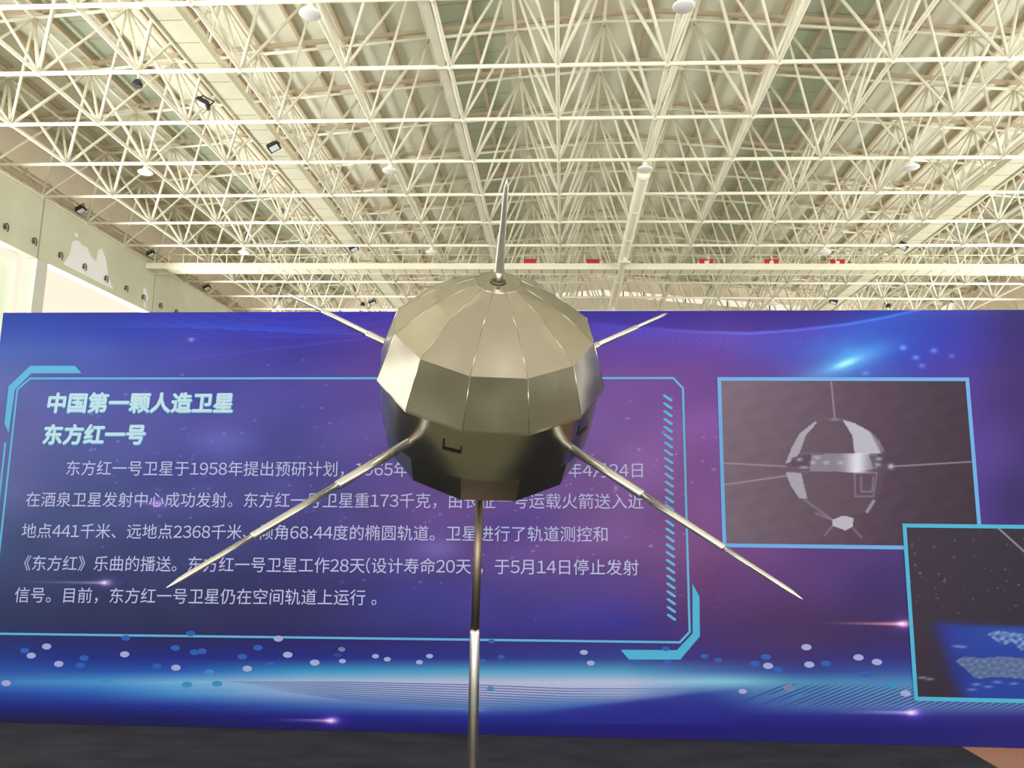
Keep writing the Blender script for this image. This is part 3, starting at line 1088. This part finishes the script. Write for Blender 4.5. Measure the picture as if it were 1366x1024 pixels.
def photo_one(u, v):
    px, py = b2px(u, v)
    X, Y = (px - 940) * 3.2, (py - 480) * 3.2          # detail frame of the measured print
    C = np.stack([np.interp(X, [50, 400, 800, 1150], a) for a in ((132, 110, 82, 60), (108, 86, 58, 42), (122, 102, 76, 58))], -1)
    C = C + ((Y - 420) * -.012)[:, None]
    n_ = (np.sin(X * .05 + 2 * np.sin(Y * .03)) + np.sin(Y * .09 + X * .02)) * 1.5
    C += n_[:, None]

    def mix(mask, c, a=1.):
        mk = (np.asarray(mask, float) * a)[:, None]
        C[:] = C * (1 - mk) + mk * np.array(c, float)

    def seg(x0, y0, x1, y1, w, c, a=1.):
        d = np.array((x1 - x0, y1 - y0), float)
        L = np.hypot(*d)
        d /= L
        t = (X - x0) * d[0] + (Y - y0) * d[1]
        q = -(X - x0) * d[1] + (Y - y0) * d[0]
        mix(np.exp(-(q / w) ** 2) * (t > 0) * (t < L), c, a)
    body = [(370, 385), (405, 320), (455, 275), (530, 255), (590, 258), (660, 290), (730, 345), (770, 395), (775, 480), (745, 590), (690, 655), (600, 680), (500, 670), (420, 620), (375, 540), (345, 490), (345, 430)]
    mix(inpoly(X, Y, body), (108, 86, 98), .35)
    mix(inpoly(X, Y, [(345, 450), (370, 385), (405, 322), (470, 270), (480, 275), (432, 330), (405, 405), (372, 440)]), (188, 180, 188), .9)
    mix(inpoly(X, Y, [(588, 262), (640, 278), (700, 310), (742, 360), (752, 408), (640, 408), (630, 330)]), (204, 200, 206), .92)
    mix(inpoly(X, Y, [(700, 305), (745, 350), (768, 395), (752, 408)]), (140, 126, 138), .8)
    mix(inpoly(X, Y, [(455, 412), (640, 406), (740, 412), (735, 470), (640, 484), (450, 484)]), (150, 140, 152), .85)
    mix(np.exp(-((X - 650) / 45) ** 2) * (Y > 405) * (Y < 488), (236, 234, 238), .95)
    mix(inpoly(X, Y, [(368, 425), (455, 412), (450, 470), (372, 462)]), (86, 64, 78), .7)
    mix(inpoly(X, Y, [(700, 412), (790, 416), (800, 440), (720, 470)]), (76, 56, 72), .6)
    for (cx, cy) in ((405, 432), (462, 446), (520, 446), (580, 446), (745, 430), (480, 424), (740, 455)):
        mix(np.exp(-((X - cx) / 13) ** 2 - ((Y - cy) / 8) ** 2), (198, 190, 202), .8)
    mix(np.exp(-((X - 795) / 13) ** 2 - ((Y - 462) / 11) ** 2), (226, 222, 230), .9)
    mix(np.exp(-((X - 425) / 22) ** 2 - ((Y - 466) / 6) ** 2), (220, 200, 210), .7)
    mix(inpoly(X, Y, [(345, 485), (412, 490), (438, 600), (405, 600), (365, 540)]), (188, 182, 190), .88)
    for e in ((640, 490, 642, 590), (735, 490, 720, 590), (642, 590, 720, 590), (668, 505, 668, 570), (720, 505, 715, 570), (668, 570, 715, 570), (640, 492, 735, 490)):
        seg(*e, 3.2, (158, 146, 160), .7)
    seg(725, 605, 690, 660, 7, (190, 182, 192), .8)
    mix(inpoly(X, Y, [(545, 690), (590, 672), (635, 682), (632, 720), (600, 735), (545, 715)]), (206, 202, 208), .92)
    for e in ((545, 715, 510, 760), (632, 725, 672, 768), (470, 660, 545, 690), (420, 600, 545, 690)):
        seg(*e, 4, (160, 148, 160), .6)
    for e in ((405, 405, 640, 408), (432, 330, 405, 405), (630, 330, 640, 408), (345, 490, 450, 484)):
        seg(*e, 2, (150, 130, 142), .5)
    for e in ((540, 100, 555, 255), (70, 447, 350, 462), (70, 542, 350, 502), (805, 462, 1140, 442)):
        seg(*e, 3, (176, 164, 172), .85)
    mix(np.exp(-((X - 556) / 24) ** 2 - ((Y - 262) / 6) ** 2), (170, 158, 168), .7)
    return C / 255.


def photo_two(u, v):
    px, py = b2px(u, v)
    C = np.zeros((len(px), 3)) + np.array((50, 40, 54))
    C += np.stack([np.interp(px, [1210, 1380], a) for a in ((8, -4), (4, -4), (6, -2))], -1)

    def mix(mask, c, a=1.):
        mk = (np.asarray(mask, float) * a)[:, None]
        C[:] = C * (1 - mk) + mk * np.array(c, float)
    sr = np.random.default_rng(3)
    for _ in range(75):
        cx, cy = 1212 + 154 * sr.uniform(0, 1) ** 1.4, sr.uniform(703, 830)
        mix(np.exp(-((px - cx) / sr.uniform(.6, 1.7)) ** 2 - ((py - cy) / 1.) ** 2), (165, 155, 195), sr.uniform(.1, 1.) ** 2)
    seg_d = np.array((1366 - 1324, 738 - 700)) / math.hypot(42, 38)
    q = -(px - 1324) * seg_d[1] + (py - 700) * seg_d[0]
    mix(np.exp(-(q / .9) ** 2) * (px > 1324) * (py > 700), (205, 200, 215), .9)
    ye = 833 + (px - 1246) * .055
    sea = 1 / (1 + np.exp(-(py - ye) / 2.)) * (1 / (1 + np.exp(-(px - (1252 + .35 * (py - 840))) / 5.)))
    mix(sea, (38, 66, 160), 1)
    mix(sea * np.exp(-((px - 1252) / 16) ** 2), (44, 34, 150), .6)
    mix(sea * np.exp(-((py - 905) / 20.) ** 2 - ((px - 1270) / 26.) ** 2), (34, 44, 140), .8)
    nz = np.sin(px * .55 + 2 * np.sin(py * .4)) + np.sin(py * .8 + px * .21 + 1.5 * np.sin(px * .3))
    mix(sea * np.clip((px - 1290) / 60, 0, 1) * np.clip((870 - py) / 40, 0, 1), (54, 100, 190), .7)
    land = inpoly(px, py, [(1274, 884), (1286, 878), (1310, 880), (1335, 878), (1366, 880), (1410, 884), (1440, 892), (1462, 905), (1430, 912), (1400, 908), (1366, 908), (1345, 906), (1322, 905), (1306, 908), (1298, 905), (1288, 895)])
    mix(land, (92, 112, 150), .9)
    mix(land * np.clip(nz * .4 + .3, 0, 1), (138, 152, 178), .6)
    land2 = inpoly(px, py, [(1316, 848), (1330, 843), (1350, 845), (1366, 848), (1400, 851), (1425, 860), (1402, 868), (1362, 870), (1352, 860), (1340, 862), (1330, 858)])
    mix(land2 * np.clip(.6 + nz * .3, 0, 1), (158, 180, 212), .85)
    for (cx, cy) in ((1276, 864), (1284, 865), (1230, 906), (1240, 908), (1302, 915), (1296, 922), (1330, 912), (1352, 914), (1318, 918)):
        mix(np.exp(-((px - cx) / 6) ** 2 - ((py - cy) / 1.6) ** 2), (150, 170, 214), .75)
    return C / 255.


ph1 = grid_print('printed_photo', PU0, PU1, PV0, PV1, 300, 200, photo_one, bd, -.003, M['print'])
tag(ph1, 'grey mauve printed photo of a satellite')
b = band(MB(), [(PU0, PV0), (PU1, PV0), (PU1, PV1), (PU0, PV1)], .028, -.004, True)
b.build('photo_border', M['sky'], ph1)
ph2 = grid_print('printed_photo', QU0, QU1, QV0, QV1, 260, 190, photo_two, bd, -.006, M['print'])
tag(ph2, 'dark printed photo of the blue earth edge')
band(MB(), [(QU0, QV0), (QU1, QV0), (QU1, QV1), (QU0, QV1)], .028, -.007, True).build('photo_border', M['aqua'], ph2)

# --- lettering
WIDE = {c: chr(ord(c) + 0xFEE0) for c in '0123456789.()'}
ADV = {'.': .30, '(': .36, ')': .36, ' ': .3}
glyphs = {}


def glyph(ch):
    """outline of one character: triangles in em units"""
    if ch not in glyphs:
        cu = bpy.data.curves.new('glyph', 'FONT')
        cu.body = WIDE.get(ch, ch)
        cu.resolution_u = 3
        ob = bpy.data.objects.new('glyph', cu)
        col.objects.link(ob)
        dg = bpy.context.evaluated_depsgraph_get()
        me = bpy.data.meshes.new_from_object(ob.evaluated_get(dg), depsgraph=dg)
        co = [tuple(v.co) for v in me.vertices]
        fs = [tuple(p.vertices) for p in me.polygons]
        bpy.data.objects.remove(ob)
        bpy.data.curves.remove(cu)
        bpy.data.meshes.remove(me)
        glyphs[ch] = (co, fs)
    return glyphs[ch]


EM = None


def text_line(name, body, left, right, m, ratio=1., bold=((0, 0),), shear=0., yoff=-.004, lead=.075):
    """body set between two measured base points (left end, right end)"""
    global EM
    if EM is None:
        g = glyph('国')[0]
        EM = (max(p[0] for p in g) + min(p[0] for p in g))       # full character advance
    V, F = [], []
    x = 0.
    for ch in body:
        half = ch in WIDE
        adv = (ADV.get(ch, .60) if (half or ch == ' ') else 1.) * EM
        if ch != ' ':
            co, fs = glyph(ch)
            if half:
                cx = (min(p[0] for p in co) + max(p[0] for p in co)) / 2
                sh = x + adv / 2 - cx
            else:
                sh = x
            for k, (bx, by) in enumerate(bold):
                n = len(V)
                V += [(p[0] + sh + bx * EM + shear * p[1], p[1] + by * EM, k) for p in co]
                F += [tuple(n + q for q in f) for f in fs]
        x += adv
    V = np.array(V)
    (u0, v0), (u1, v1) = b2(*left), b2(*right)
    x0, x1 = V[:, 0].min(), V[:, 0].max()
    s = (u1 - u0) / (x1 - x0)
    t = (V[:, 0] - x0) / (x1 - x0)
    out = np.stack([u0 + t * (u1 - u0), yoff - V[:, 2] * .00012, v0 + t * (v1 - v0) + (V[:, 1] + lead * EM) * s * ratio], -1)
    b = MB()
    b.v = [tuple(p) for p in out]
    b.f = F
    b.s = [False] * len(F)
    return b.build(name, m, bd)


def ring(r, n=8):
    return tuple((r * math.cos(2 * PI * k / n), r * math.sin(2 * PI * k / n)) for k in range(n)) + ((0, 0),)


for s_, a_, c_ in (('中国第一颗人造卫星', (62, 552.2), (311, 552.2)), ('东方红一号', (56, 594.5), (194, 594.5))):
    text_line('heading_edge', s_, (a_[0] - .5, a_[1] + .5), (c_[0] + .5, c_[1] + .5), M['ink_edge'], .98, ring(.056), .05, -.0025)
    text_line('heading_text', s_, (a_[0] + .5, a_[1] - .3), (c_[0] - .5, c_[1] - .3), M['ink_head'], .98, ring(.036), .05, -.0045)
for s_, a_, c_ in (('东方红一号卫星于1958年提出预研计划，1965年10月正式启动，1970年4月24日', (88, 636.0), (857.5, 639.5)),
                   ('在酒泉卫星发射中心成功发射。东方红一号卫星重173千克，由长征一号运载火箭送入近', (34, 677.8), (858.5, 681)),
                   ('地点441千米、远地点2368千米、倾角68.44度的椭圆轨道。卫星进行了轨道测控和', (28.5, 719.5), (810.5, 725)),
                   ('《东方红》乐曲的播送。东方红一号卫星工作28天(设计寿命20天)，于5月14日停止发射', (31.5, 762.8), (852, 769.5)),
                   ('信号。目前，东方红一号卫星仍在空间轨道上运行 。', (19, 805.5), (502, 809.5))):
    text_line('body_text', s_, a_, c_, M['ink'])

# ------------------------------------------------------------------ satellite
SC = np.array((-0.316, 3.3975, 0.6237 + EYE))
SA = np.array((0.1207, -0.6553, 0.74566307))
SE1 = np.array((0.99268903, 0.07967723, -0.09066438))
SE2 = np.cross(SA, SE1)
SPIN = .1166
SM = Matrix(((SE1[0], SE2[0], SA[0], SC[0]), (SE1[1], SE2[1], SA[1], SC[1]), (SE1[2], SE2[2], SA[2], SC[2]), (0, 0, 0, 1)))
sat = empty('satellite', 'faceted brushed steel satellite model with rod antennas, tilted on a thin pole', 'satellite', mw=SM)
N = 12


def sp(r, th, z):
    # th from the visitor side, + to the right
    return (r * math.sin(th), -r * math.cos(th), z)


def facets(rings, name, m, parent, bulge=.004):
    """sheet steel panels, each very slightly dished or bulged as hand-made sheets are"""
    b = MB()
    pr = random.Random(4)
    G = 6
    for (z0, r0), (z1, r1) in zip(rings[:-1], rings[1:]):
        for k in range(N):
            a0, a1 = SPIN + PI / 6 * (k - .5), SPIN + PI / 6 * (k + .5)
            c00, c10, c01, c11 = (np.array(sp(r, t, z)) for r, t, z in ((r1, a0, z1), (r1, a1, z1), (r0, a0, z0), (r0, a1, z0)))
            nn = np.cross(c10 - c00, c01 - c00)
            nn /= np.linalg.norm(nn)
            h = bulge * pr.uniform(-.7, 1.3)
            cu, cv = pr.uniform(.35, .65), pr.uniform(.35, .65)
            n = len(b.v)
            for q in range(G + 1):
                for p in range(G + 1):
                    u, v = p / G, q / G
                    P = (c00 * (1 - u) + c10 * u) * (1 - v) + (c01 * (1 - u) + c11 * u) * v
                    wu = 16 * (u * (1 - u) * v * (1 - v)) * (1 + .6 * (u - cu) + .6 * (v - cv))
                    b.v.append(tuple(P + nn * h * wu))
            for q in range(G):
                for p in range(G):
                    i_ = n + q * (G + 1) + p
                    b.f.append((i_, i_ + 1, i_ + G + 2, i_ + G + 1))
                    b.s.append(True)
    return b.build(name, m, parent)


upper = facets([(.408, .100), (.3284, .2632), (.2058, .4281), (0.0, .5)], 'upper_shell', M['steel'], sat)
# folded rim under the upper shell
b = MB()
for k in range(N):
    a0, a1 = SPIN + PI / 6 * (k - .5), SPIN + PI / 6 * (k + .5)
    for (r0, z0, r1, z1) in ((.5, 0, .502, -.012), (.502, -.012, .486, -.0125)):
        n_ = 4
        for q in range(n_):
            t0, t1 = a0 + (a1 - a0) * q / n_, a0 + (a1 - a0) * (q + 1) / n_

            def rr(t, r):
                c = math.cos(PI / 12) / math.cos((t - (a0 + a1) / 2))
                return r * c
            b.quad([sp(rr(t0, r0), t0, z0), sp(rr(t1, r0), t1, z0), sp(rr(t1, r1), t1, z1), sp(rr(t0, r1), t0, z1)])
b.build('rim', M['steel'], upper)
# raised seam beads along the front meridians, as on the model
b = MB()
for k in range(N):
    a = SPIN + PI / 6 * (k + .5)
    pts = [sp(.100, a, .408), sp(.2632, a, .3284), sp(.4281, a, .2058), sp(.5, a, 0)]
    for p, q in zip(pts[:-1], pts[1:]):
        b.tube(p, q, .0012, 5)
b.build('seam', M['steel'], upper)
cap = MB().prof((0, 0, .400), (0, 0, 1), [(0, .1005), (.0085, .0995), (.0095, .09), (.0105, .02)], 32).build('top_cap', M['steel'], sat)
MB().prof((0, 0, .4125), (0, 0, 1), [(0, .034), (.002, .031), (.005, .0225)], 24).build('weld_ring', M['weld'], cap)
belt = MB().prof((0, 0, -.255), (0, 0, 1), [(0, .472), (.06, .477), (.16, .483), (.245, .486)], 96, False).build('belt', M['steel'], sat)
lower = facets([(-.235, .470), (-.39, .450), (-.50, .30), (-.565, .12)][::1], 'lower_shell', M['steel'], sat)
MB().prof((0, 0, -.572), (0, 0, 1), [(0, .115), (.012, .125)], 24).build('bottom_cap', M['steel'], sat)
# L shaped slots in the belt
for th, flip in ((-.245, 1), (1.02, -1)):
    b = MB()
    for (t0, t1, z0, z1) in ((th - .07, th - .052, -.112, -.072), (th - .07, th + .095, -.124, -.112), (th + .083, th + .095, -.112, -.088)):
        n_ = 6
        for q in range(n_):
            c0, c1 = t0 + (t1 - t0) * q / n_, t0 + (t1 - t0) * (q + 1) / n_
            b.quad([sp(.4855, c0, z0), sp(.4855, c1, z0), sp(.4862, c1, z1), sp(.4862, c0, z1)])
    b.build('latch_slot', M['slot'], belt)
# top mast
MB().prof((0, 0, .405), (0, 0, 1), [(0, .0205), (.06, .020), (.16, .0165), (.25, .0125), (.33, .0112), (.405, .0098), (.425, .005), (.436, .0008)], 20).build('top_mast', M['rod'], sat)
# four whip antennas
AZ, AZZ, AR, DROOP, AL = -0.6748, -0.1757, 0.472, 0.0614, 1.064
for k in range(4):
    th = AZ + k * PI / 2
    p = np.array(sp(AR, th, AZZ))
    d = np.array(sp(1, th, 0)) * math.cos(DROOP) - np.array((0, 0, 1)) * math.sin(DROOP)
    an = MB().prof(p, d, [(-.03, .0185), (.365, .0185), (.3695, .0175), (.37, .0145)], 18).build('antenna', M['rod'], sat)
    MB().prof(p, d, [(.366, .0145), (.738, .0142), (.742, .0135), (.7425, .0102)], 18).build('middle_section', M['rod'], an)
    MB().prof(p, d, [(.738, .0102), (AL - .075, .0096), (AL - .045, .0085), (AL - .012, .003), (AL, .0006)], 18).build('tip_section', M['rod'], an)
    MB().prof(p, d, [(-.012, .0205), (.004, .0202), (.006, .0186)], 18).build('root_collar', M['rod'], an)

# lower mast of the satellite, plumb, dropping into the stand
inv = SM.inverted()
p0 = inv @ Vector((-.396, 3.78, .16 + EYE))
p1 = inv @ Vector((-.409, 3.78, -.575 + EYE))
p00 = inv @ Vector(tuple(SC + SA * -.45))
MB().tube(p0, p1, .0195, 18).build('lower_mast', M['weld'], sat)
MB().prof(p0, p00 - p0, [(0, .03), (.12, .06)], 18).build('mast_socket', M['weld'], sat)
# stand
st = empty('display_stand', 'polished steel pole stand under the satellite, standing on the dark carpet', 'stand', loc=(-.4085, 3.78, .012))
MB().prof((0, 0, .02), (0, 0, 1), [(0, .024), (EYE - .59, .0235), (EYE - .575, .0225)], 24).build('pole', M['rod'], st)
MB().prof((0, 0, 0), (0, 0, 1), [(0, .34), (.014, .34), (.02, .33)], 40).build('base_plate', M['base'], st)
MB().prof((0, 0, .02), (0, 0, 1), [(0, .07), (.015, .07), (.05, .028)], 24).build('base_collar', M['rod'], st)
